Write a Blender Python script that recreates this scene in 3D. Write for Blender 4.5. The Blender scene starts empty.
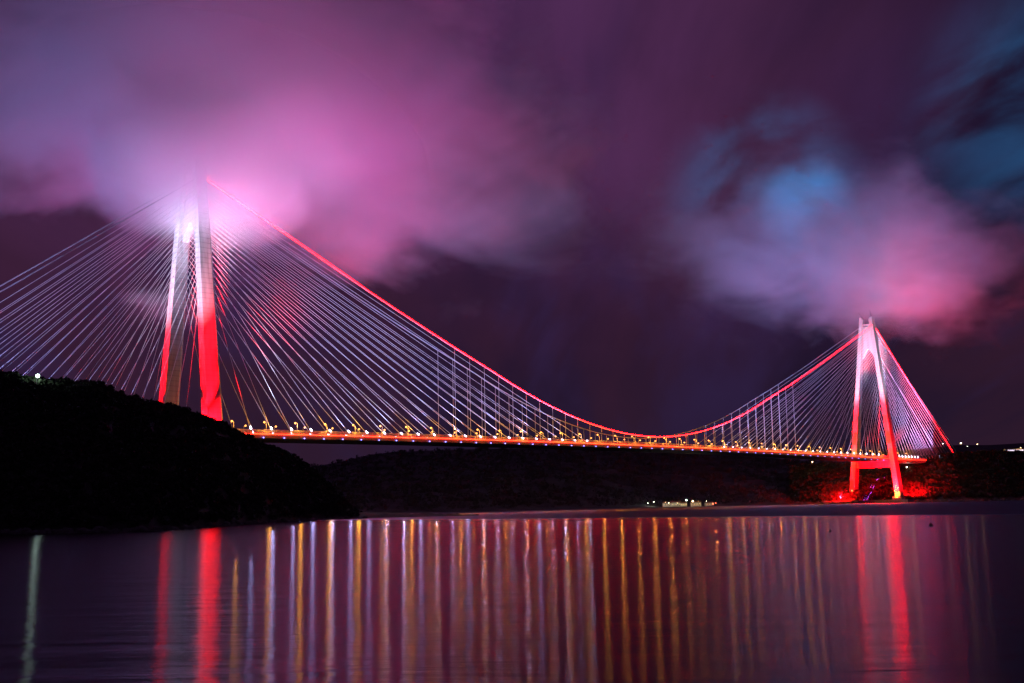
import bpy, bmesh, math, random
import numpy as np
from mathutils import Vector, Matrix, noise
random.seed(7); rng = np.random.default_rng(7)
S = bpy.context.scene
COL = S.collection
rad = math.radians

# ------------------------------------------------------------------ camera
F_PX, PITCH, ROLL, CAM_Z = 1266.97, 0.129012, -0.018928, 6.856
cp, sp, cr, sr = math.cos(PITCH), math.sin(PITCH), math.cos(ROLL), math.sin(ROLL)
right = Vector((1, 0, 0)); fwd = Vector((0, cp, sp)); upv = Vector((0, -sp, cp))
xc = right * cr + upv * sr
yc = -right * sr + upv * cr
cam_d = bpy.data.cameras.new('camera'); cam = bpy.data.objects.new('camera', cam_d)
COL.objects.link(cam); S.camera = cam
cam_d.sensor_width = 36; cam_d.lens = F_PX / 1024 * 36
cam_d.clip_start = 0.5; cam_d.clip_end = 60000
m3 = Matrix((xc, yc, -fwd)).transposed()
cam.matrix_world = Matrix.Translation((0, 0, CAM_Z)) @ m3.to_4x4()

def bearing(px, py):
    """direction with unit ground depth (y = 1) for a survey sighting"""
    a, b = px - 512, 341.5 - py
    X = cr * a - sr * b; Y = sr * a + cr * b
    v = right * (X / F_PX) + fwd + upv * (Y / F_PX)
    return v / v.y
def site(px, py, depth):
    v = bearing(px, py)
    return Vector((v.x * depth, depth, CAM_Z + v.z * depth))

# ------------------------------------------------------------------ materials
def mat(name, base=(0.5, 0.5, 0.5), rough=0.6, metal=0.0, emit=None, strength=0.0, vary=0.0, vscale=0.2, bump=0.0):
    m = bpy.data.materials.new(name); m.use_nodes = True
    nt = m.node_tree; b = nt.nodes['Principled BSDF']
    b.inputs['Base Color'].default_value = (*base, 1); b.inputs['Roughness'].default_value = rough
    b.inputs['Metallic'].default_value = metal
    if vary:
        tc = nt.nodes.new('ShaderNodeTexCoord'); n = nt.nodes.new('ShaderNodeTexNoise')
        n.inputs['Scale'].default_value = vscale; n.inputs['Detail'].default_value = 6
        nt.links.new(tc.outputs['Object'], n.inputs['Vector'])
        r = nt.nodes.new('ShaderNodeValToRGB')
        r.color_ramp.elements[0].position = 0.3; r.color_ramp.elements[1].position = 0.7
        r.color_ramp.elements[0].color = (*[c * (1 - vary) for c in base], 1)
        r.color_ramp.elements[1].color = (*[min(1, c * (1 + vary)) for c in base], 1)
        nt.links.new(n.outputs['Fac'], r.inputs['Fac']); nt.links.new(r.outputs['Color'], b.inputs['Base Color'])
        if bump:
            bp = nt.nodes.new('ShaderNodeBump'); bp.inputs['Strength'].default_value = bump
            nt.links.new(n.outputs['Fac'], bp.inputs['Height']); nt.links.new(bp.outputs['Normal'], b.inputs['Normal'])
    if emit:
        b.inputs['Emission Color'].default_value = (*emit, 1); b.inputs['Emission Strength'].default_value = strength
    return m

def concrete_mat():
    """pale tower concrete with pour lifts every few metres and weather streaks"""
    m = mat('tower_concrete', (0.42, 0.41, 0.40), 0.75)
    nt = m.node_tree; b = nt.nodes['Principled BSDF']
    tc = nt.nodes.new('ShaderNodeTexCoord')
    w = nt.nodes.new('ShaderNodeTexWave'); w.wave_type = 'BANDS'; w.bands_direction = 'Z'
    w.inputs['Scale'].default_value = 0.068; w.inputs['Distortion'].default_value = 0.3
    nt.links.new(tc.outputs['Object'], w.inputs['Vector'])
    mp = nt.nodes.new('ShaderNodeMapping'); mp.inputs['Scale'].default_value = (0.35, 0.35, 0.02)
    nt.links.new(tc.outputs['Object'], mp.inputs['Vector'])
    n = nt.nodes.new('ShaderNodeTexNoise'); n.inputs['Scale'].default_value = 1; n.inputs['Detail'].default_value = 5
    nt.links.new(mp.outputs['Vector'], n.inputs['Vector'])
    r1 = nt.nodes.new('ShaderNodeValToRGB'); r1.color_ramp.elements[0].position = 0.0; r1.color_ramp.elements[1].position = 0.12
    r1.color_ramp.elements[0].color = (0.76, 0.76, 0.76, 1); r1.color_ramp.elements[1].color = (1, 1, 1, 1)
    nt.links.new(w.outputs['Fac'], r1.inputs['Fac'])
    r2 = nt.nodes.new('ShaderNodeValToRGB'); r2.color_ramp.elements[0].position = 0.3; r2.color_ramp.elements[1].position = 0.7
    r2.color_ramp.elements[0].color = (0.32, 0.31, 0.30, 1); r2.color_ramp.elements[1].color = (0.5, 0.49, 0.48, 1)
    nt.links.new(n.outputs['Fac'], r2.inputs['Fac'])
    mx = nt.nodes.new('ShaderNodeMix'); mx.data_type = 'RGBA'; mx.blend_type = 'MULTIPLY'; mx.inputs['Factor'].default_value = 1
    nt.links.new(r2.outputs['Color'], mx.inputs['A']); nt.links.new(r1.outputs['Color'], mx.inputs['B'])
    nt.links.new(mx.outputs['Result'], b.inputs['Base Color'])
    return m

M = dict(
    concrete=concrete_mat(),
    girder=mat('deck_steel', (0.30, 0.30, 0.31), 0.5, vary=0.12, vscale=0.15),
    asphalt=mat('asphalt', (0.05, 0.05, 0.05), 0.85, vary=0.2, vscale=0.6),
    paint=mat('road_paint', (0.8, 0.8, 0.78), 0.6),
    rail=mat('railing_steel', (0.45, 0.45, 0.45), 0.45, vary=0.1),
    cable=mat('cable_steel', (0.55, 0.55, 0.56), 0.5, vary=0.05, vscale=0.1),
    stay=mat('white_cable_sheath', (0.8, 0.8, 0.8), 0.45, vary=0.04, vscale=0.1),
    dark=mat('dark_metal', (0.06, 0.06, 0.065), 0.5, vary=0.2),
    pole=mat('galvanised_pole', (0.45, 0.45, 0.46), 0.45, vary=0.1),
    red_led=mat('red_led', (0.3, 0.02, 0.02), 0.4, emit=(1.0, 0.0015, 0.003), strength=95.0),
    red_edge=mat('red_edge_led', (0.3, 0.02, 0.02), 0.4, emit=(1.0, 0.010, 0.004), strength=26.0),
    amber=mat('amber_lamp', (0.8, 0.6, 0.3), 0.3, emit=(1.0, 0.36, 0.085), strength=3.0),
    white_lamp=mat('cool_white_flood', (0.8, 0.8, 0.9), 0.3, emit=(0.66, 0.66, 1.0), strength=9.0),
    blue_lamp=mat('blue_marker', (0.2, 0.2, 0.8), 0.3, emit=(0.22, 0.22, 1.0), strength=6.0),
    green_lamp=mat('pale_green_lamp', (0.8, 0.9, 0.8), 0.3, emit=(0.72, 1.0, 0.80), strength=12.0),
    village_white=mat('village_white_lamp', (0.8, 0.8, 0.8), 0.3, emit=(0.9, 1.0, 0.8), strength=8.0),
    village_warm=mat('village_warm_lamp', (0.8, 0.7, 0.5), 0.3, emit=(1.0, 0.72, 0.36), strength=7.0),
    village_red=mat('village_red_lamp', (0.8, 0.3, 0.2), 0.3, emit=(1.0, 0.14, 0.06), strength=12.0),
    flood_red=mat('red_flood_lens', (0.8, 0.2, 0.1), 0.3, emit=(1.0, 0.10, 0.02), strength=9.0),
    violet=mat('violet_path_light', (0.4, 0.2, 0.8), 0.3, emit=(0.30, 0.06, 1.0), strength=4.0),
    stone=mat('path_stone', (0.40, 0.38, 0.36), 0.8, vary=0.2, vscale=0.5),
    wall=mat('house_plaster', (0.62, 0.58, 0.52), 0.8, vary=0.1, vscale=0.6),
    roof=mat('roof_tile', (0.22, 0.09, 0.06), 0.8, vary=0.2, vscale=1.5),
    window=mat('lit_window', (0.6, 0.5, 0.3), 0.3, emit=(1.0, 0.62, 0.25), strength=.8),
    facade=mat('glowing_facade_strip', (0.8, 0.8, 0.85), 0.5, emit=(0.85, 0.72, 0.95), strength=1.6),
    buoy=mat('buoy_paint', (0.03, 0.03, 0.035), 0.5, vary=0.2),
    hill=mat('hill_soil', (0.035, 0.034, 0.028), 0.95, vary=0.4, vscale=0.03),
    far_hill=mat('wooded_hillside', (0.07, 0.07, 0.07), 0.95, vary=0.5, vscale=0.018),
    slope=mat('rocky_slope', (0.15, 0.12, 0.10), 0.95, vary=0.55, vscale=0.06, bump=0.6),
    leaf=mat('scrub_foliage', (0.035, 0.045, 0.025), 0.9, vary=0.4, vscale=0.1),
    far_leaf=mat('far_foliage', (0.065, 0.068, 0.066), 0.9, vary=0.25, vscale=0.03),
    rock=mat('shore_rock', (0.10, 0.095, 0.09), 0.9, vary=0.4, vscale=0.3),
    bark=mat('bark', (0.08, 0.06, 0.045), 0.9, vary=0.3, vscale=0.5),
)

for k in ('red_led', 'red_edge', 'blue_lamp', 'village_red', 'village_warm', 'village_white', 'window', 'facade', 'violet', 'amber', 'white_lamp', 'green_lamp', 'flood_red'):
    M[k].cycles.emission_sampling = 'NONE'

# ------------------------------------------------------------------ mesh helpers
class MB:
    """collects shapes into one mesh"""
    def __init__(s): s.v = []; s.f = []; s.mi = []
    def add(s, vs, fs, mi=0):
        o = len(s.v); s.v += [tuple(v) for v in vs]; s.f += [tuple(i + o for i in f) for f in fs]; s.mi += [mi] * len(fs)
    def box(s, c, d, mi=0, rz=0.0):
        x, y, z = d[0] / 2, d[1] / 2, d[2] / 2; a, b = math.cos(rz), math.sin(rz)
        vs = [(c[0] + a * i * x - b * j * y, c[1] + b * i * x + a * j * y, c[2] + k * z) for k in (-1, 1) for (i, j) in ((-1, -1), (1, -1), (1, 1), (-1, 1))]
        s.add(vs, [(3, 2, 1, 0), (4, 5, 6, 7), (0, 1, 5, 4), (1, 2, 6, 5), (2, 3, 7, 6), (3, 0, 4, 7)], mi)
    def tube(s, pts, r, n=6, mi=0, cap=True):
        pts = [Vector(p) for p in pts]; rs = r if isinstance(r, (list, tuple)) else [r] * len(pts)
        rings = []
        for i, p in enumerate(pts):
            d = (pts[min(i + 1, len(pts) - 1)] - pts[max(i - 1, 0)]).normalized()
            ref = Vector((0, 0, 1)) if abs(d.z) < 0.95 else Vector((1, 0, 0))
            a = d.cross(ref).normalized(); b = a.cross(d).normalized()
            rings.append([p + (a * math.cos(2 * math.pi * k / n) + b * math.sin(2 * math.pi * k / n)) * rs[i] for k in range(n)])
        vs = [v for g in rings for v in g]
        fs = [(i * n + k, i * n + (k + 1) % n, (i + 1) * n + (k + 1) % n, (i + 1) * n + k) for i in range(len(pts) - 1) for k in range(n)]
        if cap: fs += [tuple(range(n - 1, -1, -1)), tuple((len(pts) - 1) * n + k for k in range(n))]
        s.add(vs, fs, mi)
    def ball(s, c, r, mi=0, n=8, m=5, sc=(1, 1, 1)):
        vs = [(c[0], c[1], c[2] - r * sc[2])]
        for i in range(1, m):
            t = math.pi * i / m
            vs += [(c[0] + r * sc[0] * math.sin(t) * math.cos(2 * math.pi * k / n), c[1] + r * sc[1] * math.sin(t) * math.sin(2 * math.pi * k / n), c[2] - r * sc[2] * math.cos(t)) for k in range(n)]
        vs.append((c[0], c[1], c[2] + r * sc[2])); e = len(vs) - 1
        fs = [(0, 1 + (k + 1) % n, 1 + k) for k in range(n)]
        for i in range(m - 2):
            a = 1 + i * n
            fs += [(a + k, a + (k + 1) % n, a + n + (k + 1) % n, a + n + k) for k in range(n)]
        a = 1 + (m - 2) * n
        fs += [(a + k, a + (k + 1) % n, e) for k in range(n)]
        s.add(vs, fs, mi)
    def loft(s, rings, mi=0, cap=True):
        n = len(rings[0]); vs = [v for g in rings for v in g]
        fs = [(i * n + k, i * n + (k + 1) % n, (i + 1) * n + (k + 1) % n, (i + 1) * n + k) for i in range(len(rings) - 1) for k in range(n)]
        if cap: fs += [tuple(range(n - 1, -1, -1)), tuple((len(rings) - 1) * n + k for k in range(n))]
        s.add(vs, fs, mi)
    def build(s, name, mats, parent=None, smooth=False):
        me = bpy.data.meshes.new(name); me.from_pydata(s.v, [], s.f)
        for m in (mats if isinstance(mats, (list, tuple)) else [mats]): me.materials.append(m)
        if any(s.mi): me.polygons.foreach_set('material_index', s.mi)
        bm = bmesh.new(); bm.from_mesh(me); bmesh.ops.recalc_face_normals(bm, faces=bm.faces); bm.to_mesh(me); bm.free()
        if smooth: me.polygons.foreach_set('use_smooth', [True] * len(me.polygons))
        me.update()
        o = bpy.data.objects.new(name, me); COL.objects.link(o)
        if parent: o.parent = parent
        return o
def tag(o, label=None, cat=None, group=None, kind=None):
    if label: o['label'] = label
    if cat: o['category'] = cat
    if group: o['group'] = group
    if kind: o['kind'] = kind
    return o
def empty(name, loc=(0, 0, 0), rz=0.0, parent=None):
    o = bpy.data.objects.new(name, None); COL.objects.link(o); o.location = loc; o.rotation_euler = (0, 0, rz)
    if parent: o.parent = parent
    return o
def dup(root, loc, rz):
    r = root.copy(); COL.objects.link(r); r.location = loc; r.rotation_euler = (0, 0, rz)
    for ch in list(root.children):
        c = ch.copy(); COL.objects.link(c); c.parent = r
        for g in ch.children:
            d = g.copy(); COL.objects.link(d); d.parent = c
    return r
def lerp(x, tab):
    return float(np.interp(x, [a for a, _ in tab], [b for _, b in tab]))
def sstep(a, b, x):
    t = min(1, max(0, (x - a) / (b - a))); return t * t * (3 - 2 * t)

def glow(name, loc, color, watts, r=0.6):
    """the light a lamp head throws, a short way in front of its glass"""
    l = bpy.data.lights.new(name, 'POINT'); l.energy = watts; l.color = color; l.shadow_soft_size = r
    o = bpy.data.objects.new(name, l); COL.objects.link(o); o.location = loc; return o
def spot(name, loc, target, color, watts, cone, blend=1.0, size=0.8):
    l = bpy.data.lights.new(name, 'SPOT'); l.energy = watts; l.color = color; l.spot_size = rad(cone); l.spot_blend = blend; l.shadow_soft_size = size
    o = bpy.data.objects.new(name, l); COL.objects.link(o); o.location = loc
    o.rotation_euler = (Vector(target) - Vector(loc)).to_track_quat('-Z', 'Y').to_euler(); return o
P_AMBER, P_ANCHOR = 1.4e4, 1.4e4
# ------------------------------------------------------------------ the bridge frame
BL = Vector((-286.739, 1123.291, 0)); ANG = 0.868624; SPAN = 1408.0
U = Vector((math.cos(ANG), math.sin(ANG), 0)); T = Vector((math.sin(ANG), -math.cos(ANG), 0))
def W(s, lat, z):                       # bridge station, lateral offset (near side +), height -> world
    return BL + U * s + T * lat + Vector((0, 0, z))
def Lc(s, lat, z):                      # -> local to the bridge empty
    return Vector((s, -lat, z))
def deck_z(s):
    return 75.5 + 4.8 * max(-0.1, 1 - ((s - 704) / 704) ** 2)
def leg_lat(z):
    return (85.44 + (16.44 - 85.44) * z / 322) / 2

bridge = empty('suspension_bridge', BL, ANG)
tag(bridge, 'long cable bridge with two lit A-shaped towers crossing the strait', 'bridge')

# ---- towers
def leg_section(s0, side, z, k):
    """chamfered section, long along the bridge"""
    lat = side * leg_lat(z); a, b = 9.6 * k, 4.7 * k; ca, cb = 3.4 * k, 2.6 * k
    ring = [(-a, -b), (a - ca, -b), (a, -b + cb), (a, b - cb), (a - ca, b), (-a, b)]
    return [Lc(s0 + x, lat + side * y, z) for x, y in ring]
def make_tower(s0, base):
    tw = empty('tower', (0, 0, 0), 0, bridge)
    for side in (-1, 1):
        b = MB(); rings = []
        for i in range(24):
            z = base + (318 - base) * i / 23
            rings.append(leg_section(s0, side, z, 1.0 - 0.34 * z / 322))
        top = leg_section(s0, side, 318, 0.66)
        c = sum(top, Vector()) / 6
        rings.append([Lc(v.x, 0, 0) + Vector((0, v.y, 318 + (5.0 if (-v.y * side) > (-c.y * side) else 1.0))) for v in top])
        b.loft(rings); b.build('leg', M['concrete'], tw)
        # footing
        f = MB(); f.box(Lc(s0, side * leg_lat(base), base - 2.0), (27, 17, 8)); f.build('footing', M['concrete'], tw)
        mm = MB(); lz = side * leg_lat(322)
        p0 = Lc(s0, lz, 321); p1 = Lc(s0 - (9 if side < 0 else 5), lz + (-2.5 if side < 0 else 0), 331 if side < 0 else 334)
        mm.tube([p0, p1], [1.3, 0.6], 6); mm.tube([Lc(s0, lz, 321), Lc(s0 + 1.5, lz, 327)], [.5, .3], 5)
        mm.build('mast', M['dark'], tw)
    b = MB(); w = leg_lat(66) - 3.6
    b.box(Lc(s0, 0, 66), (11, 2 * w, 11.5)); b.build('crossbeam', M['concrete'], tw)
    # upper wall joining the legs, with an inverted V underneath
    b = MB(); q = 3.2
    prof = [(leg_lat(306) - 2.2, 306), (leg_lat(252) - 2.6, 252), (leg_lat(252) - 4.3, 250), (2.2, 266), (-2.2, 266),
            (-leg_lat(252) + 4.3, 250), (-leg_lat(252) + 2.6, 252), (-leg_lat(306) + 2.2, 306)]
    b.loft([[Lc(s0 - q, y, z) for y, z in prof], [Lc(s0 + q, y, z) for y, z in prof]])
    b.build('upper_wall', M['concrete'], tw)
    b = MB(); b.box(Lc(s0, 0, 309.2), (8, 2 * (leg_lat(309) - 2.2), 3.0)); b.build('cap_beam', M['concrete'], tw)
    return tw
tw = make_tower(0, 52); tag(tw, 'left tower, its top lost in bright pink cloud')
tw = make_tower(SPAN, 8); tag(tw, 'right tower, red below and pale at its clear top')

# ---- deck
S0, S1 = -310, 1408 + 150
st = [S0 + (S1 - S0) * i / 120 for i in range(121)]
b = MB()
prof = [(-29, 0), (-29.4, -1.2), (-29.0, -4.4), (-22, -5.6), (22, -5.6), (29.0, -4.4), (29.4, -1.2), (29, 0)]
b.loft([[Lc(s, y, deck_z(s) + z) for y, z in prof] for s in st])
deck = b.build('deck', M['girder'], bridge)
b = MB()
for y0, y1 in ((-26, -8.5), (8.5, 26)):
    vs = []; fs = []
    for i, s in enumerate(st):
        vs += [Lc(s, y0, deck_z(s) + .06), Lc(s, y1, deck_z(s) + .06)]
        if i: fs.append((2 * i - 2, 2 * i - 1, 2 * i + 1, 2 * i))
    b.add(vs, fs)
b.build('roadway', M['asphalt'], deck)
b = MB()
for y in (-25.2, -21, -17.2, -13.4, -9.3, 9.3, 13.4, 17.2, 21, 25.2):
    solid = abs(y) in (25.2, 9.3)
    s = S0
    while s < S1 - 12:
        e = s + (12 if solid else 6)
        b.add([Lc(s, y - .1, deck_z(s) + .075), Lc(s, y + .1, deck_z(s) + .075), Lc(e, y + .1, deck_z(e) + .075), Lc(e, y - .1, deck_z(e) + .075)], [(0, 1, 2, 3)])
        s += 12
b.build('lane_marking', M['paint'], deck)
for side in (-1, 1):                                           # wind screen railings of rails and posts
    b = MB()
    for h in (0.5, 1.1, 1.7, 2.3, 2.9, 3.4):
        b.tube([Lc(s, side * 28.6, deck_z(s) + h) for s in st], 0.16, 4, cap=False)
    s = S0
    while s < S1:
        b.box(Lc(s, side * 28.6, deck_z(s) + 1.75), (.3, .3, 3.5)); s += 6
    b.build('railing', M['rail'], deck)
b = MB()
s = S0
while s < S1:                                                   # red LED bars along the near deck edge
    b.tube([Lc(s, 30.3, deck_z(s) - 0.5), Lc(s + 2.4, 30.3, deck_z(s + 2.4) - 0.5)], 0.22, 5); s += 3.0
b.build('light_strip', M['red_edge'], deck)

# ---- main cables
cab = [(0, 92.5), (58, 95.5), (137, 107), (209, 125), (299, 152), (381, 182), (456, 211), (499, 230), (609, 274), (684, 307), (704, 316)]
cab = [(0, 92.5), (58, 95.3), (137, 106.8), (209, 124.5), (299, 152), (381, 181.5), (456, 210.5), (499, 227.8), (609, 272), (704, 311)]
def cable_z(s):
    d = abs(s - 704)
    if d < 310: return 92.5 + 6.66e-4 * d * d * (1 + 0.13 * (1 - d / 310))
    return lerp(d, [(310, 156.5), (381, 181.6), (456, 209.5), (499, 226), (609, 270), (704, 308)])
def cable_lat(s):
    return 14 - 3.6 * min(1, abs(s - 704) / 704) ** 1.5
for side in (-1, 1):
    b = MB(); ms = [SPAN * i / 140 for i in range(141)]
    pts = [Lc(-318, side * 16, 90)] + [Lc(s, side * cable_lat(s), cable_z(s)) for s in ms] + [Lc(SPAN + 318, side * 14.5, 91)]
    b.tube(pts, 0.55, 6); mc = b.build('main_cable', M['cable'], bridge)
    if side == 1:
        tag(mc, 'near main cable outlined in red light')
        b = MB(); s = 6.0
        while s < SPAN - 6:
            b.tube([Lc(s, 14.65 * 0 + cable_lat(s) + .75, cable_z(s) + .35), Lc(s + 2.6, cable_lat(s + 2.6) + .75, cable_z(s + 2.6) + .35)], 0.30, 5); s += 3.4
        b.build('light_strip', M['red_led'], mc); b = MB()
        p0 = Vector(pts[-2]); p1 = Vector(pts[-1]); n = 110
        for i in range(2, n):
            a = p0.lerp(p1, i / n); c = p0.lerp(p1, (i + .75) / n); off = Vector((0, -.75, .35))
            b.tube([a + off, c + off], 0.30, 5)
        b.build('light_strip', M['red_led'], mc)
    else:
        tag(mc, 'far main cable, unlit')
# ---- hangers
for side in (1, -1):
    k = 0
    for i in range(-16, 17):
        s = 704 + 24 * i + 12
        if not 300 < s < 1110: continue
        b = MB(); b.tube([Lc(s, side * cable_lat(s), deck_z(s)), Lc(s, side * cable_lat(s), cable_z(s) - .4)], 0.2, 5)
        b.box(Lc(s, side * cable_lat(s), deck_z(s) + .9), (.7, .7, 1.8))
        b.build('hanger', M['stay'], bridge)
# ---- stay cables
stays = []
for t0, towards in ((0, 1), (0, -1), (SPAN, -1), (SPAN, 1)):
    main = (t0 == 0) == (towards == 1)
    for k in range(22):
        for side in (1, -1):
            s = t0 + towards * ((46 + 24 * k) if main else (26 + 13.4 * k))
            za = 206 + 92 * (k / 21) ** 0.85
            lat_a = leg_lat(za) - 0.5
            zd = deck_z(s) + .6
            if t0 == SPAN and not main: zd += max(0, k - 9) * 1.2
            stays.append((t0, main, k, side, Lc(s, side * 27.2, zd), Lc(t0 + towards * 5.5, side * lat_a, za)))
stays.sort(key=lambda q: (0 if q[0] == 0 else 1, 0 if q[1] else 1, -q[3], -q[2]))
rest = MB()
for i, (t0, main, k, side, p, q) in enumerate(stays):
    b = MB() if i < 100 else rest
    b.tube([p, q], 0.20, 5, cap=False)
    d = (q - p).normalized(); b.tube([p, p + d * 4.5], 0.5, 6)
    if i < 100: b.build('stay_cable', M['stay'], bridge)
r = rest.build('stay_cable', M['stay'], bridge); r['kind'] = 'stuff'
# ---- flood lamps at the stay anchors
vis = [q for q in stays if q[1]] + [q for q in stays if not q[1] and q[0] == SPAN and q[3] == 1 and q[2] < 8]
for (t0, main, k, side, p, q) in vis[:100]:
    d = (q - p).normalized(); c = p + d * 1.0 + Vector((0, -side * 1.1, 0.6))
    b = MB(); b.tube([c, c + d * 1.6], [0.5, 0.62], 8, mi=0)
    b.tube([c + d * 1.5, c + d * 2.2, c + d * 4.6], [.6, .85, .35], 6, mi=1); b.build('floodlight', [M['dark'], M['white_lamp']], bridge)
    if side == 1 and main:
        a = bridge.matrix_basis @ (c + d * 1.9 + Vector((0, -1.0, 0))); spot('anchor_light', a, a + T * 4 - Vector((0, 0, 1)), (.50, .46, 1.0), P_ANCHOR * random.uniform(.55, 1.3) * (1 if t0 == 0 else .38), 150, .3, .6)
# ---- small blue markers under the near edge
for i in range(57):
    s = 34 + 24 * i
    b = MB(); b.ball(Lc(s, 29.9, deck_z(s) - 3.9), 0.55, n=6, m=4); b.box(Lc(s, 29.4, deck_z(s) - 3.9), (.4, .9, .4))
    b.build('marker_light', M['blue_lamp'], bridge)

# ------------------------------------------------------------------ street lamps on the deck
def lamp_proto(name, h, arm, lampmat, r, polemat=M['pole']):
    root = empty(name)
    b = MB(); b.tube([(0, 0, 0), (0, 0, h * .9), (0, arm * .12, h * .97), (0, arm * .4, h)], [.28, .16, .15, .13], 6); b.box((0, 0, .15), (.7, .7, .3)); b.build('pole', polemat, root)
    b = MB(); b.tube([(0, arm * .4, h), (0, arm, h + .1)], [.13, .1], 5); b.box((0, arm + .3, h + .28), (.7, 1.4, .3)); b.build('arm', polemat, root)
    b = MB(); b.ball((0, arm + .3, h - .1), r, n=6, m=3, sc=(1, 1, .9)); b.build('lamp_head', lampmat, root)
    return root
deck_lamp = lamp_proto('street_lamp', 10.6, 2.4, M['amber'], 1.05)
first = True
for side, s_start in ((1, 26.0), (-1, 44.0)):
    for k in range(41):
        s = s_start + 36.4 * k
        if s > 1500 or abs(s - SPAN) < 12: continue
        loc = W(s, side * 27.9, deck_z(s)); rz = ANG + (0 if side > 0 else math.pi)
        if first: o = deck_lamp; o.location = loc; o.rotation_euler = (0, 0, rz); first = False
        else: o = dup(deck_lamp, loc, rz)
        glow('street_light', W(s, side * 27.9 + (2.7 + 1.2) * (1 if side > 0 else -1) + 0, deck_z(s) + 9.4), (1, .40, .04), P_AMBER * (1.0 if side > 0 else .6) * random.uniform(.55, 1.35))
        tag(o, ('amber street lamp along the near edge of the bridge deck' if side > 0 else 'amber street lamp along the far edge of the bridge deck'),
            'street lamp', 'near row of bridge street lamps' if side > 0 else 'far row of bridge street lamps')

# ------------------------------------------------------------------ land
def polar_land(name, material, cols, shore, ridge, sil, back, nrow=46, rough=1.0, drop=0.0, power=0.9, behind=0.6):
    """hill given by its shore line, crest line and crest height along survey bearings"""
    vs = []; fs = []; nb = 14; n = nrow + nb
    for px in cols:
        d0, d1 = lerp(px, shore), lerp(px, ridge); y = lerp(px, sil) + drop
        v = bearing(px, y); top = max(1.0, CAM_Z + v.z * d1)
        for j in range(n):
            if j < nrow:
                t = j / (nrow - 1); d = d0 + (d1 - d0) * t; z = -1.5 + (top + 1.5) * t ** power
                amp = math.sin(math.pi * t) * rough
            else:
                t = (j - nrow + 1) / nb; d = d1 + back * t; z = top * (1 - (1 - behind) * sstep(0, .5, t)) if t < .8 else top * behind * (1 - (t - .8) / .2) - 2
                amp = rough * .4
            x = v.x * d
            z += amp * (noise.noise(Vector((x, d, 3)) / 60) * 7 + noise.noise(Vector((x, d, 9)) / 17) * 2.2)
            vs.append((x, d, z))
    for i in range(len(cols) - 1):
        for j in range(n - 1):
            fs.append((i * n + j, (i + 1) * n + j, (i + 1) * n + j + 1, i * n + j + 1))
    b = MB(); b.add(vs, fs); o = b.build(name, material, smooth=True)
    tag(o, kind='structure'); return o, np.array(vs).reshape(len(cols), n, 3)

shore_l = [(-900, 470), (0, 468), (150, 472), (200, 530), (240, 634), (300, 797), (350, 881), (366, 905)]
ridge_l = [(-900, 700), (0, 740), (110, 800), (200, 880), (240, 915), (300, 955), (345, 950), (366, 935)]
sil_l = [(-900, 395), (-300, 380), (-80, 366), (0, 372), (12, 374), (35, 380), (60, 381), (90, 382.5), (110, 388), (125, 396), (150, 402), (161, 404), (180, 408), (200, 415.5), (222, 423.5),
         (232, 429), (245, 436), (262, 444), (285, 452), (300, 460), (310, 468), (325, 482), (340, 497), (350, 508), (358, 515), (366, 519)]
hill_l, HL = polar_land('headland_hill', M['hill'], list(np.linspace(-900, -20, 50)) + list(np.linspace(-8, 366, 95)), shore_l, ridge_l, sil_l, 700, drop=2.6, power=0.85, behind=0.62)
hill_l['label'] = 'dark wooded headland on the left'

# low rocky spit running out from the headland
b = MB(); vs = []; fs = []
a0, a1 = site(340, 517, 955), site(478, 513.5, 1000)
for i in range(60):
    t = i / 59; c = Vector((a0.x + (a1.x - a0.x) * t, a0.y + (a1.y - a0.y) * t, 0)); wdt = 46 * (1 - t) ** .6 + 3
    for j in range(9):
        q = j / 8; h = math.sin(math.pi * q) * (4.6 * (1 - t) ** .7 + .7) + noise.noise(Vector((i * .35, j * .5, 2))) * 1.2 * math.sin(math.pi * q)
        vs.append((c.x + noise.noise(Vector((i * .2, 0, 0))) * 3, c.y + (q - .5) * 2 * wdt, -.6 + h))
    if i: fs += [((i - 1) * 9 + j, i * 9 + j, i * 9 + j + 1, (i - 1) * 9 + j + 1) for j in range(8)]
b.add(vs, fs); spit = b.build('spit_land', M['hill'], smooth=True); tag(spit, kind='structure')

shore_c = [(250, 1500), (480, 1750), (600, 2050), (660, 2230), (760, 2230), (860, 2300)]
ridge_c = [(250, 3300), (480, 3100), (660, 3000), (860, 2900)]
sil_c = [(250, 478), (311, 465.5), (336, 462), (367, 454.5), (392, 451), (443, 449), (494, 447.5), (560, 448), (640, 451), (700, 452), (780, 458), (860, 463)]
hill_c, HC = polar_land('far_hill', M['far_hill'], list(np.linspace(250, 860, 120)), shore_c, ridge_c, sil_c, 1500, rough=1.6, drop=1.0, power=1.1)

shore_r = [(790, 2300), (825, 2190), (850, 2163), (905, 2150), (960, 2180), (1024, 2230), (1500, 2250)]
ridge_r = [(790, 2500), (850, 2400), (895, 2380), (915, 2330), (940, 2330), (1024, 2420), (1500, 2600)]
sil_r = [(790, 466), (850, 464), (895, 464), (905, 464.5), (918, 462), (930, 459.5), (940, 456), (955, 454), (985, 453), (1024, 452.5), (1200, 446), (1500, 440)]
def right_cols(): return list(np.linspace(790, 1040, 125)) + list(np.linspace(1050, 1500, 40))
hill_r, HR = polar_land('shore_hill', M['slope'], right_cols(), shore_r, ridge_r, sil_r, 600, rough=1.0, drop=1.0, power=0.95, behind=0.9)
ridge_b = [(880, 4200), (1600, 4200)]; shore_b = [(880, 2800), (1600, 2800)]
sil_b = [(880, 452), (930, 448), (955, 445), (990, 445), (1024, 443), (1200, 436), (1600, 430)]
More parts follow.
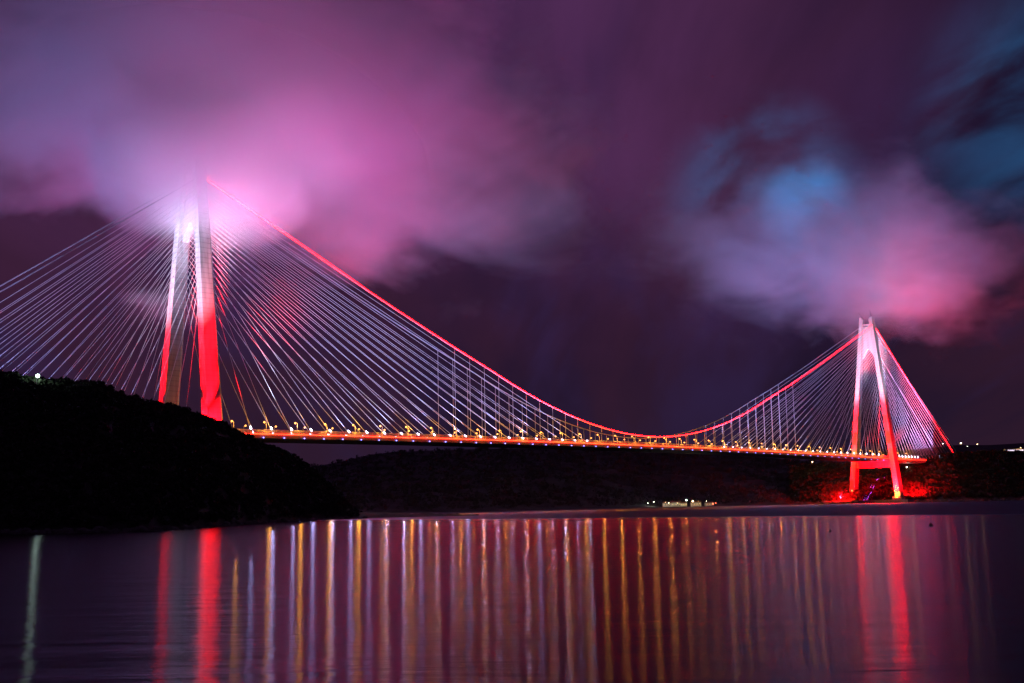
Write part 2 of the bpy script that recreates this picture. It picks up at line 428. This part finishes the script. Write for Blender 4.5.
hill_b, HB = polar_land('distant_ridge_hill', M['far_hill'], list(np.linspace(880, 1600, 80)), shore_b, ridge_b, sil_b, 1500, rough=1.5, power=1.0)
def ground(grid, px_cols, px, depth):
    """height of a polar land at a bearing and depth"""
    i = int(np.argmin(np.abs(np.array(px_cols) - px))); c = grid[i]
    return float(np.interp(depth, c[:, 1], c[:, 2]))

# ---- scrub and trees covering the slopes
def scrub(name, grids, count, rmin, rmax, leaves, seed, frac=1.0, mats=M['leaf']):
    g = np.random.default_rng(seed); V = []
    for H, cnt, j0, j1, i0, i1 in grids:
        ii = g.uniform(i0, i1, cnt); jj = g.uniform(j0, j1, cnt)
        ia = ii.astype(int); ja = jj.astype(int); fi = (ii - ia)[:, None]; fj = (jj - ja)[:, None]
        P = (H[ia, ja] * (1 - fi) + H[ia + 1, ja] * fi) * (1 - fj) + (H[ia, ja + 1] * (1 - fi) + H[ia + 1, ja + 1] * fi) * fj
        P = P[P[:, 2] > 1.5]; n = len(P)
        r = g.uniform(rmin, rmax, n) * g.choice([.7, 1, 1, 1.35], n)
        d = g.normal(size=(n, leaves, 3)); d /= np.linalg.norm(d, axis=2, keepdims=True)
        rr = g.uniform(.35, 1.0, (n, leaves, 1)) ** .6
        c = P[:, None, :] + d * rr * (r[:, None, None] * np.array([1.1, 1.1, .9])) + np.array([0, 0, 1]) * (r * .55)[:, None, None]
        e1 = g.normal(size=(n, leaves, 3)); e2 = g.normal(size=(n, leaves, 3))
        sz = (r[:, None, None] * g.uniform(.28, .5, (n, leaves, 1)))
        e1 = e1 / np.linalg.norm(e1, axis=2, keepdims=True) * sz; e2 = e2 / np.linalg.norm(e2, axis=2, keepdims=True) * sz
        V.append(np.stack([c - e1, c + e2, c + e1, c - e2], 2).reshape(-1, 3))
    V = np.concatenate(V); nf = len(V) // 4
    me = bpy.data.meshes.new(name); me.vertices.add(len(V)); me.vertices.foreach_set('co', V.astype(np.float32).ravel())
    me.loops.add(nf * 4); me.loops.foreach_set('vertex_index', np.arange(nf * 4, dtype=np.int32))
    me.polygons.add(nf); me.polygons.foreach_set('loop_start', np.arange(0, nf * 4, 4, dtype=np.int32))
    me.update(calc_edges=True); me.materials.append(mats)
    o = bpy.data.objects.new(name, me); COL.objects.link(o); return o
w = scrub('woodland', [(HL, 4200, 1, 48, 49, 143), (HL, 2600, 40, 50, 49, 143)], 0, 1.1, 2.6, 34, 3)
tag(w, 'dark scrub woodland covering the left headland', 'woodland', kind='stuff')
w = scrub('woodland', [(HR, 4200, 3, 49, 0, 130), (HR, 700, 43, 48, 0, 130)], 0, 2.4, 5.0, 22, 5)
tag(w, 'low scrub on the slope around the right tower', 'woodland', kind='stuff')
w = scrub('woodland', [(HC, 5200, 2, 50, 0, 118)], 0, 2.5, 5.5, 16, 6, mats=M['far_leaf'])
tag(w, 'woodland on the far hill under the bridge', 'woodland', kind='stuff')

def rocks(name, shore, px0, px1, n, r0, r1, label):
    b = MB()
    for k in range(n):
        px = random.uniform(px0, px1); d = lerp(px, shore) + random.uniform(-7, 10); v = bearing(px, 505)
        r = random.uniform(r0, r1); c = Vector((v.x * d, d, random.uniform(-.3, .5) * r)); nn = 7; rings = []
        for z, q in ((-.6, .8), (-.1, 1.0), (.35, .8), (.62, .4)):
            rings.append([c + Vector((math.cos(a * 2 * math.pi / nn) * r * q * random.uniform(.75, 1.25), math.sin(a * 2 * math.pi / nn) * r * q * random.uniform(.75, 1.2), z * r * random.uniform(.8, 1.2))) for a in range(nn)])
        b.loft(rings)
    o = b.build(name, M['rock']); return tag(o, label, 'rocks', kind='stuff')
rocks('shore_rocks', shore_r, 795, 1040, 420, 1.2, 4.2, 'dark boulders lining the shore below the right tower')
rocks('shore_rocks', shore_l, -60, 366, 420, .6, 2.2, 'dark boulders lining the foot of the left headland')

# ------------------------------------------------------------------ water
def water_mat():
    m = bpy.data.materials.new('sea_water'); m.use_nodes = True; nt = m.node_tree; nt.nodes.clear()
    N = nt.nodes.new; Lk = nt.links.new
    out = N('ShaderNodeOutputMaterial'); mxs = N('ShaderNodeMixShader'); Lk(mxs.outputs[0], out.inputs['Surface'])
    df = N('ShaderNodeBsdfDiffuse'); df.inputs['Color'].default_value = (0.004, 0.006, 0.010, 1)
    b = N('ShaderNodeBsdfGlossy'); b.distribution = 'BECKMANN'; b.inputs['Color'].default_value = (.35, .35, .38, 1)
    b.inputs['Anisotropy'].default_value = 0.62; tg = N('ShaderNodeCombineXYZ'); tg.inputs[0].default_value = 1.0; Lk(tg.outputs[0], b.inputs['Tangent'])   # low swell running down the strait
    fr = N('ShaderNodeFresnel'); fr.inputs['IOR'].default_value = 1.333
    Lk(fr.outputs[0], mxs.inputs[0]); Lk(df.outputs[0], mxs.inputs[1]); Lk(b.outputs[0], mxs.inputs[2])
    geo = N('ShaderNodeNewGeometry'); sep = N('ShaderNodeSeparateXYZ'); Lk(geo.outputs['Position'], sep.inputs['Vector'])
    # ruffled water of the open strait beyond the calm bay
    ma = N('ShaderNodeMath'); ma.operation = 'MULTIPLY_ADD'; Lk(sep.outputs['X'], ma.inputs[0]); ma.inputs[1].default_value = 0.99
    Lk(sep.outputs['Y'], ma.inputs[2])
    n0 = N('ShaderNodeTexNoise'); n0.inputs['Scale'].default_value = 0.006; n0.inputs['Detail'].default_value = 3
    mp0 = N('ShaderNodeMapping'); mp0.inputs['Scale'].default_value = (1, 3, 1); Lk(geo.outputs['Position'], mp0.inputs['Vector']); Lk(mp0.outputs['Vector'], n0.inputs['Vector'])
    ad = N('ShaderNodeMath'); ad.operation = 'MULTIPLY_ADD'; Lk(n0.outputs['Fac'], ad.inputs[0]); ad.inputs[1].default_value = 60; Lk(ma.outputs[0], ad.inputs[2])
    mr = N('ShaderNodeMapRange'); mr.inputs['From Min'].default_value = 690; mr.inputs['From Max'].default_value = 760
    mr.inputs['To Min'].default_value = 0.166; mr.inputs['To Max'].default_value = 0.45; Lk(ad.outputs[0], mr.inputs['Value'])
    Lk(mr.outputs['Result'], b.inputs['Roughness'])
    # long soft ripples
    mp = N('ShaderNodeMapping'); mp.inputs['Scale'].default_value = (0.03, 0.17, 1); mp.inputs['Rotation'].default_value = (0, 0, 0.12)
    Lk(geo.outputs['Position'], mp.inputs['Vector'])
    n1 = N('ShaderNodeTexNoise'); n1.inputs['Scale'].default_value = 1.0; n1.inputs['Detail'].default_value = 6; n1.inputs['Roughness'].default_value = .6
    Lk(mp.outputs['Vector'], n1.inputs['Vector'])
    bp = N('ShaderNodeBump'); bp.inputs['Strength'].default_value = 0.28; bp.inputs['Distance'].default_value = 1.0
    Lk(n1.outputs['Fac'], bp.inputs['Height']); Lk(bp.outputs['Normal'], b.inputs['Normal'])
    return m
b = MB(); b.add([(-9000, -300, 0), (9000, -300, 0), (9000, 16000, 0), (-9000, 16000, 0)], [(0, 1, 2, 3)])
wo = b.build('sea_water', water_mat()); tag(wo, kind='structure')
b = MB(); b.add([(-20000, -20000, -8), (20000, -20000, -8), (20000, 30000, -8), (-20000, 30000, -8)], [(0, 1, 2, 3)])
gb = b.build('sea_bed_ground', M['hill']); tag(gb, kind='structure')

# ------------------------------------------------------------------ lamps and houses on land
def land_lamp(px, py, depth, lm, r, label, group=None, h=None, name='street_lamp', cat='street lamp'):
    p = site(px, py, depth); r = r * .85
    h = h or 6.0
    root = lamp_proto(name, h, .8, lm, r, M['dark']); root.location = (p.x, p.y, p.z - h)
    if lm.name in LAND_W: q = LAND_W[lm.name]; glow('lamp_light', p + Vector((0, -2 * r, -.4)), q[0], q[1] * r * r)
    return tag(root, label, cat, group)
LAND_W = {'pale_green_lamp': ((.70, 1, .80), 1.1e3), 'village_white_lamp': ((.9, 1, .8), 2.5e3), 'village_warm_lamp': ((1, .62, .25), 2.5e3)}
land_lamp(37, 375.5, 742, M['green_lamp'], 1.5, 'bright greenish white lamp on the crest of the left headland', h=9)
land_lamp(907, 467, 2292, M['green_lamp'], 1.5, 'pale green lamp on the slope just right of the right tower', h=7)
land_lamp(812.5, 461.8, 2390, M['village_warm'], 1.5, 'warm yellow lamp below the deck left of the right tower', h=7)
land_lamp(943, 443.6, 2390, M['village_white'], 1.1, 'small white lamp beside the right end of the stay cables', h=24)
land_lamp(961, 443.2, 3600, M['village_warm'], 2.6, 'brightest yellow lamp on the distant ridge right of the bridge', h=9)
land_lamp(977.5, 444.2, 3600, M['village_warm'], 1.7, 'dim yellow lamp on the distant ridge, second from the bridge', h=9)
land_lamp(967.5, 446.4, 3500, M['village_white'], 1.0, 'tiny pale lamp between two yellow ones on the distant ridge', h=8)
land_lamp(995.5, 451.2, 2440, M['village_warm'], 1.35, 'warm white lamp left of the long lit building', h=6)
land_lamp(986.2, 451.6, 2440, M['amber'], 0.9, 'small amber lamp farthest from the long lit building', h=6)
for q, (px, lab) in enumerate([(684, 'left'), (691, 'right')]):
    land_lamp(px, 452.6, 2990, M['village_white'], .7, 'tiny %s lamp of a pair on the far hill crest below the deck' % lab, h=5)
vill = [(648, 503.0, 'village_white', .9, 'white quay lamp, leftmost in the far shore village'), (654, 501.8, 'village_white', .95, 'white quay lamp second from the left in the far village'),
        (665.5, 502.2, 'village_warm', .7, 'small warm lamp at the left end of the village houses'), (668.8, 502.8, 'village_white', 1.0, 'pale lamp beside the left village house'),
        (677.5, 503.0, 'village_warm', .8, 'warm lamp left of the bright green white village light'), (686.5, 500.2, 'green_lamp', 1.55, 'brightest greenish white lamp in the far shore village'),
        (692.8, 501.2, 'village_warm', 1.9, 'bright warm lamp right beside the green white village lamp'), (698.3, 501.0, 'amber', .6, 'small amber lamp right of the two brightest village lamps'),
        (706.5, 500.9, 'village_white', .8, 'taller white lamp near the right end of the far village'), (713, 503.8, 'village_red', 1.3, 'orange red lamp at the right end of the village quay'),
        (715.8, 503.0, 'village_red', 1.0, 'small red lamp, last on the right of the village')]
for px, py, mm, r, lab in vill: land_lamp(px, py, 2222, M[mm], r, lab, h=5.5)

def house(px, depth, w, d, h, label, n=3, py=None):
    p = site(px, 505, depth); rz = random.uniform(-.3, .3); base = 1.2
    root = empty('house', (p.x, p.y, base), rz)
    b = MB(); b.box((0, 0, h / 2 - .6), (w, d, h + 1.2)); b.build('wall', M['wall'], root)
    b = MB(); e = .5; q = h
    b.add([(-w / 2 - e, -d / 2 - e, q), (w / 2 + e, -d / 2 - e, q), (w / 2 + e, d / 2 + e, q), (-w / 2 - e, d / 2 + e, q), (-w / 2 - e, 0, q + d * .32), (w / 2 + e, 0, q + d * .32)],
          [(0, 1, 5, 4), (2, 3, 4, 5), (0, 4, 3), (1, 2, 5), (3, 2, 1, 0)]); b.build('roof', M['roof'], root)
    for k in range(n):
        x = (k + .5) / n * w - w / 2
        b = MB(); b.box((x, -d / 2 - .03, h * .5), (1.3, .12, 1.5)); b.build('window', M['window'], root)
    b = MB(); b.box((w * .36, -d / 2 - .04, 1.0), (1.1, .1, 2.1)); b.build('door', M['dark'], root)
    return tag(root, label, 'house')
house(667, 2242, 14, 9, 5, 'small low house at the left of the far shore village')
house(676, 2246, 17, 9, 6, 'wider house left of the bright green white village lamp')
house(683, 2244, 12, 8, 4.5, 'small house just under the brightest village lamp')
house(696, 2246, 18, 9, 5.5, 'house right of the bright warm village lamp', 4)
house(709, 2243, 14, 8, 4.5, 'last house at the right end of the far village')
# long lit building on the right hill
p0, p1 = site(1005.5, 450.8, 2425), site(1023.5, 450.0, 2425); cpt = (p0 + p1) / 2; Lb = (p1 - p0).length
bd = empty('long_building', (cpt.x, cpt.y, cpt.z - 3), math.atan2(p1.y - p0.y, p1.x - p0.x))
b = MB(); b.box((0, 6, 1.5), (Lb, 12, 9)); b.build('wall', M['wall'], bd)
b = MB(); b.box((0, 6, 6.3), (Lb + 1, 13, .6)); b.build('roof', M['dark'], bd)
for k in range(9):
    x = (k + .5) / 9 * Lb - Lb / 2
    b = MB(); b.box((x, -.05, 3.2), (Lb / 9 * .86, .2, 1.9)); b.build('window', M['facade'], bd)  # the building's lit wall, put in as panels that glow themselves
tag(bd, 'long low building with a lit white front on the right hill', 'building')
land_lamp(1021, 447.6, 2420, M['village_warm'], 1.0, 'lamp standing over the right end of the long lit building', h=9)

# violet lit stair climbing the slope behind the right tower
cols_r = right_cols()
path_px = [(863.5, 2172), (866, 2190), (868, 2205), (869.5, 2222), (871, 2240), (873, 2258), (876, 2275), (880, 2292), (884, 2308)]
pp = []
for px, dpt in path_px:
    v = bearing(px, 480); z = ground(HR, cols_r, px, dpt) + .9; pp.append(Vector((v.x * dpt, dpt, z)))
fine = []
for i in range(len(pp) - 1):
    for k in range(6): fine.append(pp[i].lerp(pp[i + 1], k / 6))
stair = empty('hillside_stair', pp[0]); b = MB()
for q in fine: b.box(q - pp[0] + Vector((0, 0, -.3)), (6.0, 3.4, .9))
b.build('step', M['stone'], stair)
b = MB()
for i, q in enumerate(fine):
    b.box(q - pp[0] + Vector((-2.6, -1.5, .45)), (.7, .5, .55)); b.box(q - pp[0] + Vector((2.6, -1.5, .45)), (.7, .5, .55))
b.build('step_light', M['violet'], stair)
tag(stair, 'violet lit stair climbing the slope between the right tower legs', 'stair')

# quay platform at the foot of the right tower
b = MB(); c0 = W(SPAN - 34, 0, 2.2); b.box((0, 0, 0), (26, 150, 6)); qy = b.build('quay', M['concrete']); qy.location = c0; qy.rotation_euler = (0, 0, ANG)
tag(qy, 'dark concrete quay at the foot of the right tower', 'quay')

# ------------------------------------------------------------------ buoys
def buoy(px, py, label, k):
    v = bearing(px, py); d = -CAM_Z / v.z; root = empty('buoy', (v.x * d, d, 0))
    b = MB(); rings = []
    for z, r in ((-.3, .25), (-.1, .42), (.25, .5), (.55, .42), (.7, .2)): rings.append([Vector((math.cos(a * math.pi / 6) * r * k, math.sin(a * math.pi / 6) * r * k, z * k)) for a in range(12)])
    b.loft(rings); b.build('float', M['buoy'], root, smooth=True)
    b = MB(); b.tube([(0, 0, .68 * k), (0, 0, 1.05 * k)], .06 * k, 6); b.ball((0, 0, 1.12 * k), .12 * k); b.build('topmark', M['buoy'], root)
    return tag(root, label, 'buoy')
buoy(830.5, 531.8, 'small dark buoy afloat left of the red tower reflection', .55)
buoy(931, 526, 'larger dark buoy afloat right of the red tower reflection', .85)

# ------------------------------------------------------------------ floodlighting
BLUEW = (0.34, 0.36, 1.0); WHITE = (0.76, 0.70, 1.0); RED = (1.0, 0.0006, 0.0025); PINK = (1.0, 0.085, 0.56)
P_STAY, P_RED, P_TOP, P_CLOUD, P_MIST = 7.0e5, 2.2e7, 1.6e6, 3.7e6, 1.9e6
for t0 in (0, SPAN):
    sg = 1 if t0 == 0 else -1
    far = 1.0 if t0 == 0 else 2.2
    for side in (1, -1):
        for dd in (105, 160, 215, 270, 325, 380, 435, 490, 545):   # main span fan, lamps added in open air beyond the deck edge
            s = t0 + sg * dd
            spot('stay_flood', W(s, side * 41, deck_z(s) - 7), W(s - sg * 45, side * 22, 230), BLUEW, P_STAY * far * (.35 if dd < 150 else .62), 86)
        for dd in (90, 140, 190, 240, 290):                     # side span fan, likewise added beyond the deck edge
            s = t0 - sg * dd
            spot('stay_flood', W(s, side * 41, deck_z(s) + 3), W(s + sg * 38, side * 22, 230), BLUEW, P_STAY * far * (.35 if dd < 100 else .8), 86)
        # red floods: on the deck edge and, outside each leg, on the ground
        for zt, k in ((88, .6), (122, .9), (156, .9), (188, .45)):
            if t0 == 0:
                spot('red_flood', W(-26, side * (leg_lat(60) + 24), 60), W(0, side * leg_lat(zt), zt), RED, P_RED * k, 30 if zt < 100 else 13, 1.0)
                spot('red_flood', W(-40, side * (leg_lat(60) + 3), 60), W(-9, side * leg_lat(zt), zt), RED, P_RED * .5 * (k if zt < 130 else k * .4), 28 if zt < 100 else 11, 1.0)
            else:
                spot('red_flood', W(t0 - 66, side * 31, deck_z(t0) + 1), W(t0 - 9, side * leg_lat(zt + 8), zt + 8), RED, P_RED * 1.7 * (k if zt < 180 else .12), 13, 1.0)
        if t0: spot('foot_flood', W(t0 - 24, side * leg_lat(6), 7), W(t0 - 9, side * leg_lat(20), 20), (1, .26, .03), 2.2e5, 80, 1.0)
        if t0: spot('red_flood', W(t0 - 40, side * (leg_lat(8) + 8), 8), W(t0 - 9, side * leg_lat(50), 50), RED, P_RED * 1.3, 80, 1.0)
        # white floods aimed at the upper legs, a pair on the deck first
        spot('white_flood', W(t0 - 75, side * 4, deck_z(t0) + 4), W(t0, side * leg_lat(265), 265), WHITE, P_TOP * .8, 30, 1.0)
        spot('white_flood', W(t0 - 82, side * 78, 70), W(t0, side * leg_lat(245), 245), WHITE, P_TOP * 3.0, 26, 1.0)  # added lamps far outside the deck to whiten the outer leg faces
        # added magenta fill, leaning outward past the stays to colour the low cloud
        for ds, k in ((35, .9), (120, .55), (205, .32), (-60, .85)):
            s = t0 + sg * ds
            spot('cloud_fill_light', W(s, side * 30.5, deck_z(s) + 2), W(s + sg * 15, side * (30 + (400 - 80) * .42), 400), PINK, P_CLOUD * k * (1 if t0 == 0 else (1.0 if ds == 35 else .35 if ds == 120 else .05)), 62 if t0 == 0 else 46, 1.0, 1.5)
    # added white fill from the near deck edge to brighten the mist
    for ds in (-55, 70):
        spot('mist_fill_light', W(t0 + ds, 30.5, deck_z(0) + 3), W(t0 + ds * .7, 62, 300), (.68, .62, 1.0), P_MIST * (1 if t0 == 0 else .35), 46, 1.0, 1.5)
# red wash on the slope at the right tower
for px, dpt, k in ((845, 2168, 1.6), (912, 2162, 1.8), (836, 2180, 1.0), (922, 2175, .8)):
    v = bearing(px, 497); p = Vector((v.x * dpt, dpt, 20)); v2 = bearing(px + (3 if px > 880 else -1), 480)
    spot('red_flood', p, (v2.x * 2300, 2300, 55), RED, 7.0e5 * k, 140)
# visible base floodlights of the right tower
for px, py, lab in ((852.2, 490.8, 'glowing orange floodlight at the foot of the left leg of the right tower'), (900.8, 490.0, 'glowing orange floodlight at the foot of the right leg of the right tower')):
    p = site(px, py, 2178); root = empty('floodlight', (p.x, p.y, p.z - 1.5))
    b = MB(); b.box((0, 0, -3.4), (2.2, 2.2, 7.4)); b.build('stand', M['dark'], root)
    b = MB(); b.ball((0, .8, 1.6), 1.5, n=10, m=6); b.build('lens', M['flood_red'], root)
    tag(root, lab, 'floodlight')

# ------------------------------------------------------------------ low cloud round the tower heads
def cloud(name, loc, radii, dens, seed, label, scale=1 / 120, cover=0.0, rz=0.0, amp=2.0, edge=-0.45):
    bm = bmesh.new(); bmesh.ops.create_icosphere(bm, subdivisions=3, radius=1.0)
    me = bpy.data.meshes.new(name); bm.to_mesh(me); bm.free()
    o = bpy.data.objects.new(name, me); COL.objects.link(o); o.location = loc; o.scale = radii; o.rotation_euler = (0, 0, rz)
    m = bpy.data.materials.new(name + '_vapour'); m.use_nodes = True; nt = m.node_tree; nt.nodes.clear(); N = nt.nodes.new; Lk = nt.links.new
    out = N('ShaderNodeOutputMaterial'); pv = N('ShaderNodeVolumePrincipled'); Lk(pv.outputs[0], out.inputs['Volume'])
    pv.inputs['Color'].default_value = (.96, .96, .97, 1); pv.inputs['Anisotropy'].default_value = 0.15
    tc = N('ShaderNodeTexCoord'); ln = N('ShaderNodeVectorMath'); ln.operation = 'LENGTH'; Lk(tc.outputs['Object'], ln.inputs[0])
    fall = N('ShaderNodeMapRange'); fall.interpolation_type = 'SMOOTHSTEP'; fall.inputs['From Min'].default_value = 1.0; fall.inputs['From Max'].default_value = 0.05
    fall.inputs['To Min'].default_value = edge; fall.inputs['To Max'].default_value = 0.75; Lk(ln.outputs['Value'], fall.inputs['Value'])
    geo = N('ShaderNodeNewGeometry'); mp = N('ShaderNodeMapping'); mp.inputs['Scale'].default_value = (scale * .7, scale * .7, scale * 1.2); mp.inputs['Location'].default_value = (seed * 3.1, seed, seed * .7)
    Lk(geo.outputs['Position'], mp.inputs['Vector'])
    n = N('ShaderNodeTexNoise'); n.inputs['Scale'].default_value = 1.0; n.inputs['Detail'].default_value = 4; n.inputs['Roughness'].default_value = .55; n.inputs['Distortion'].default_value = .6
    Lk(mp.outputs['Vector'], n.inputs['Vector'])
    a = N('ShaderNodeMath'); a.operation = 'MULTIPLY_ADD'; Lk(n.outputs['Fac'], a.inputs[0]); a.inputs[1].default_value = amp; a.inputs[2].default_value = -0.49 * amp + cover
    s2 = N('ShaderNodeMath'); s2.operation = 'ADD'; Lk(a.outputs[0], s2.inputs[0]); Lk(fall.outputs['Result'], s2.inputs[1])
    c = N('ShaderNodeMath'); c.operation = 'MULTIPLY'; c.use_clamp = False; Lk(s2.outputs[0], c.inputs[0]); c.inputs[1].default_value = dens
    mx = N('ShaderNodeMath'); mx.operation = 'MAXIMUM'; Lk(c.outputs[0], mx.inputs[0]); mx.inputs[1].default_value = 0
    Lk(mx.outputs[0], pv.inputs['Density'])
    me.materials.append(m); return tag(o, label, 'cloud', kind='stuff')
cloud('low_cloud', W(40, 20, 385), (680, 380, 250), 0.0135, 4.0, 'glowing pink low cloud swallowing the head of the left tower', rz=ANG)
cloud('low_cloud', W(-2, 20, 304), (230, 180, 140), 0.036, 2.0, 'dense whitish mist wrapped round the head of the left tower', cover=.10, rz=ANG, edge=-1.35)
cloud('low_cloud', W(SPAN - 80, 10, 425), (900, 420, 225), 0.0046, 9.0, 'smaller pink and violet cloud drifting above the right tower', scale=1 / 95, cover=-.06, amp=2.7, rz=ANG)

# ------------------------------------------------------------------ night sky
wd = bpy.data.worlds.new('World'); S.world = wd; wd.use_nodes = True; nt = wd.node_tree; nt.nodes.clear(); N = nt.nodes.new; Lk = nt.links.new
out = N('ShaderNodeOutputWorld'); bg = N('ShaderNodeBackground'); Lk(bg.outputs[0], out.inputs['Surface']); bg.inputs['Strength'].default_value = 1.0
tc = N('ShaderNodeTexCoord'); sep = N('ShaderNodeSeparateXYZ'); Lk(tc.outputs['Generated'], sep.inputs[0])
def math_(op, a, b=None, c=None, clamp=False):
    n = N('ShaderNodeMath'); n.operation = op; n.use_clamp = clamp
    for i, v in enumerate((a, b, c)):
        if v is None: continue
        if isinstance(v, (int, float)): n.inputs[i].default_value = v
        else: Lk(v, n.inputs[i])
    return n.outputs[0]
def mix(f, A, B, mode='MIX'):
    n = N('ShaderNodeMix'); n.data_type = 'RGBA'; n.blend_type = mode
    for k, v in (('Factor', f), ('A', A), ('B', B)):
        if isinstance(v, (int, float)): n.inputs[k].default_value = v
        elif isinstance(v, tuple): n.inputs[k].default_value = (*v, 1)
        else: Lk(v, n.inputs[k])
    return n.outputs['Result']
def mrange(v, a, b, c=0.0, d=1.0):
    n = N('ShaderNodeMapRange'); n.interpolation_type = 'SMOOTHSTEP'; Lk(v, n.inputs['Value'])
    for k, x in (('From Min', a), ('From Max', b), ('To Min', c), ('To Max', d)): n.inputs[k].default_value = x
    return n.outputs['Result']
zz = math_('MAXIMUM', sep.outputs['Z'], 0.0); den = math_('ADD', zz, 0.22)
px_ = math_('DIVIDE', sep.outputs['X'], den); py_ = math_('DIVIDE', sep.outputs['Y'], den)
cv = N('ShaderNodeCombineXYZ'); Lk(px_, cv.inputs[0]); Lk(py_, cv.inputs[1])
def nz(scale, loc, detail=4, dist=0.5):
    mp = N('ShaderNodeMapping'); mp.inputs['Location'].default_value = loc; mp.inputs['Scale'].default_value = scale; mp.inputs['Rotation'].default_value = (0, 0, .5); Lk(cv.outputs[0], mp.inputs['Vector'])
    n = N('ShaderNodeTexNoise'); n.inputs['Scale'].default_value = 1; n.inputs['Detail'].default_value = detail; n.inputs['Roughness'].default_value = .5; n.inputs['Distortion'].default_value = dist
    Lk(mp.outputs[0], n.inputs['Vector']); return n.outputs['Fac']
def towards(px, py, r0, r1):  # angles in degrees; a negative inner angle keeps the centre soft
    v = bearing(px, py).normalized(); d = N('ShaderNodeVectorMath'); d.operation = 'DOT_PRODUCT'; Lk(tc.outputs['Generated'], d.inputs[0]); d.inputs[1].default_value = v
    return mrange(d.outputs['Value'], math.cos(rad(r0)), math.cos(rad(r1)) if r1 >= 0 else 2 - math.cos(rad(r0 * .6)))
navy, maroon, mauve, violet = (.0095, .0058, .0225), (.031, .0098, .0245), (.092, .0270, .098), (.025, .0140, .058)
base = mix(mrange(nz((2.0, .50, 1), (0, 0, 0), 6, .6), .36, .62), navy, maroon)
base = mix(mrange(nz((2.8, .75, 1), (3, 5, 0), 6, .7), .46, .70, 0, .9), base, violet)
city = towards(400, 70, 27, 1)                                # the overcast is brighter over the left shore
n2 = nz((1.5, .7, 1), (4, 2, 0), 6, 1.0)
n3 = nz((4.6, 1.2, 1), (8, 1, 0), 6, .6)
lit = math_('MULTIPLY', math_('MULTIPLY', city, mrange(sep.outputs['Z'], .10, .30, .15, 1.0)), mrange(math_('ADD', math_('MULTIPLY', n2, .7), math_('MULTIPLY', n3, .3)), .34, .64, .30, 1.0))
col = mix(lit, base, mauve)
gap = nz((5.5, 3.0, 1), (2.6, 5.3, 0), 6, .45)                 # ragged gaps with the last blue of dusk
hole = math_('ADD', math_('ADD', math_('MULTIPLY', towards(807, 205, 2.3, -1), mrange(gap, .36, .60, .05, 1.2)), math_('MULTIPLY', towards(765, 190, 5.0, -1), mrange(gap, .42, .68, 0, .34))), math_('MULTIPLY', towards(1045, 106, 6.5, -1), mrange(gap, .34, .74, 0, .30)))
sky = N('ShaderNodeTexSky'); sky.sky_type = 'NISHITA'; sky.sun_disc = False; sky.sun_elevation = rad(-4); sky.sun_rotation = rad(200)
twi = mix(1.0, mix(1.0, sky.outputs['Color'], (.02, .02, .02), 'MULTIPLY'), (.040, .25, .64), 'ADD')
col = mix(math_('MINIMUM', hole, 1.0), col, twi)
col = mix(mrange(sep.outputs['Z'], 0.16, 0.02, 0, .5), col, (.016, .0090, .022))
Lk(col, bg.inputs['Color'])

# ------------------------------------------------------------------ render settings
S.view_settings.view_transform = 'Standard'; S.view_settings.look = 'None'; S.view_settings.exposure = 0; S.view_settings.gamma = 1
cy = S.cycles
cy.use_denoising = True
try: cy.denoiser = 'OPENIMAGEDENOISE'; cy.denoising_input_passes = 'RGB_ALBEDO_NORMAL'
except Exception: pass
cy.max_bounces = 5; cy.diffuse_bounces = 2; cy.glossy_bounces = 3; cy.volume_bounces = 1; cy.transparent_max_bounces = 6
cy.use_adaptive_sampling = False
cy.use_light_tree = True; cy.volume_step_rate = 1.5; cy.volume_max_steps = 256
cy.caustics_reflective = False; cy.caustics_refractive = False
cy.sample_clamp_indirect = 80
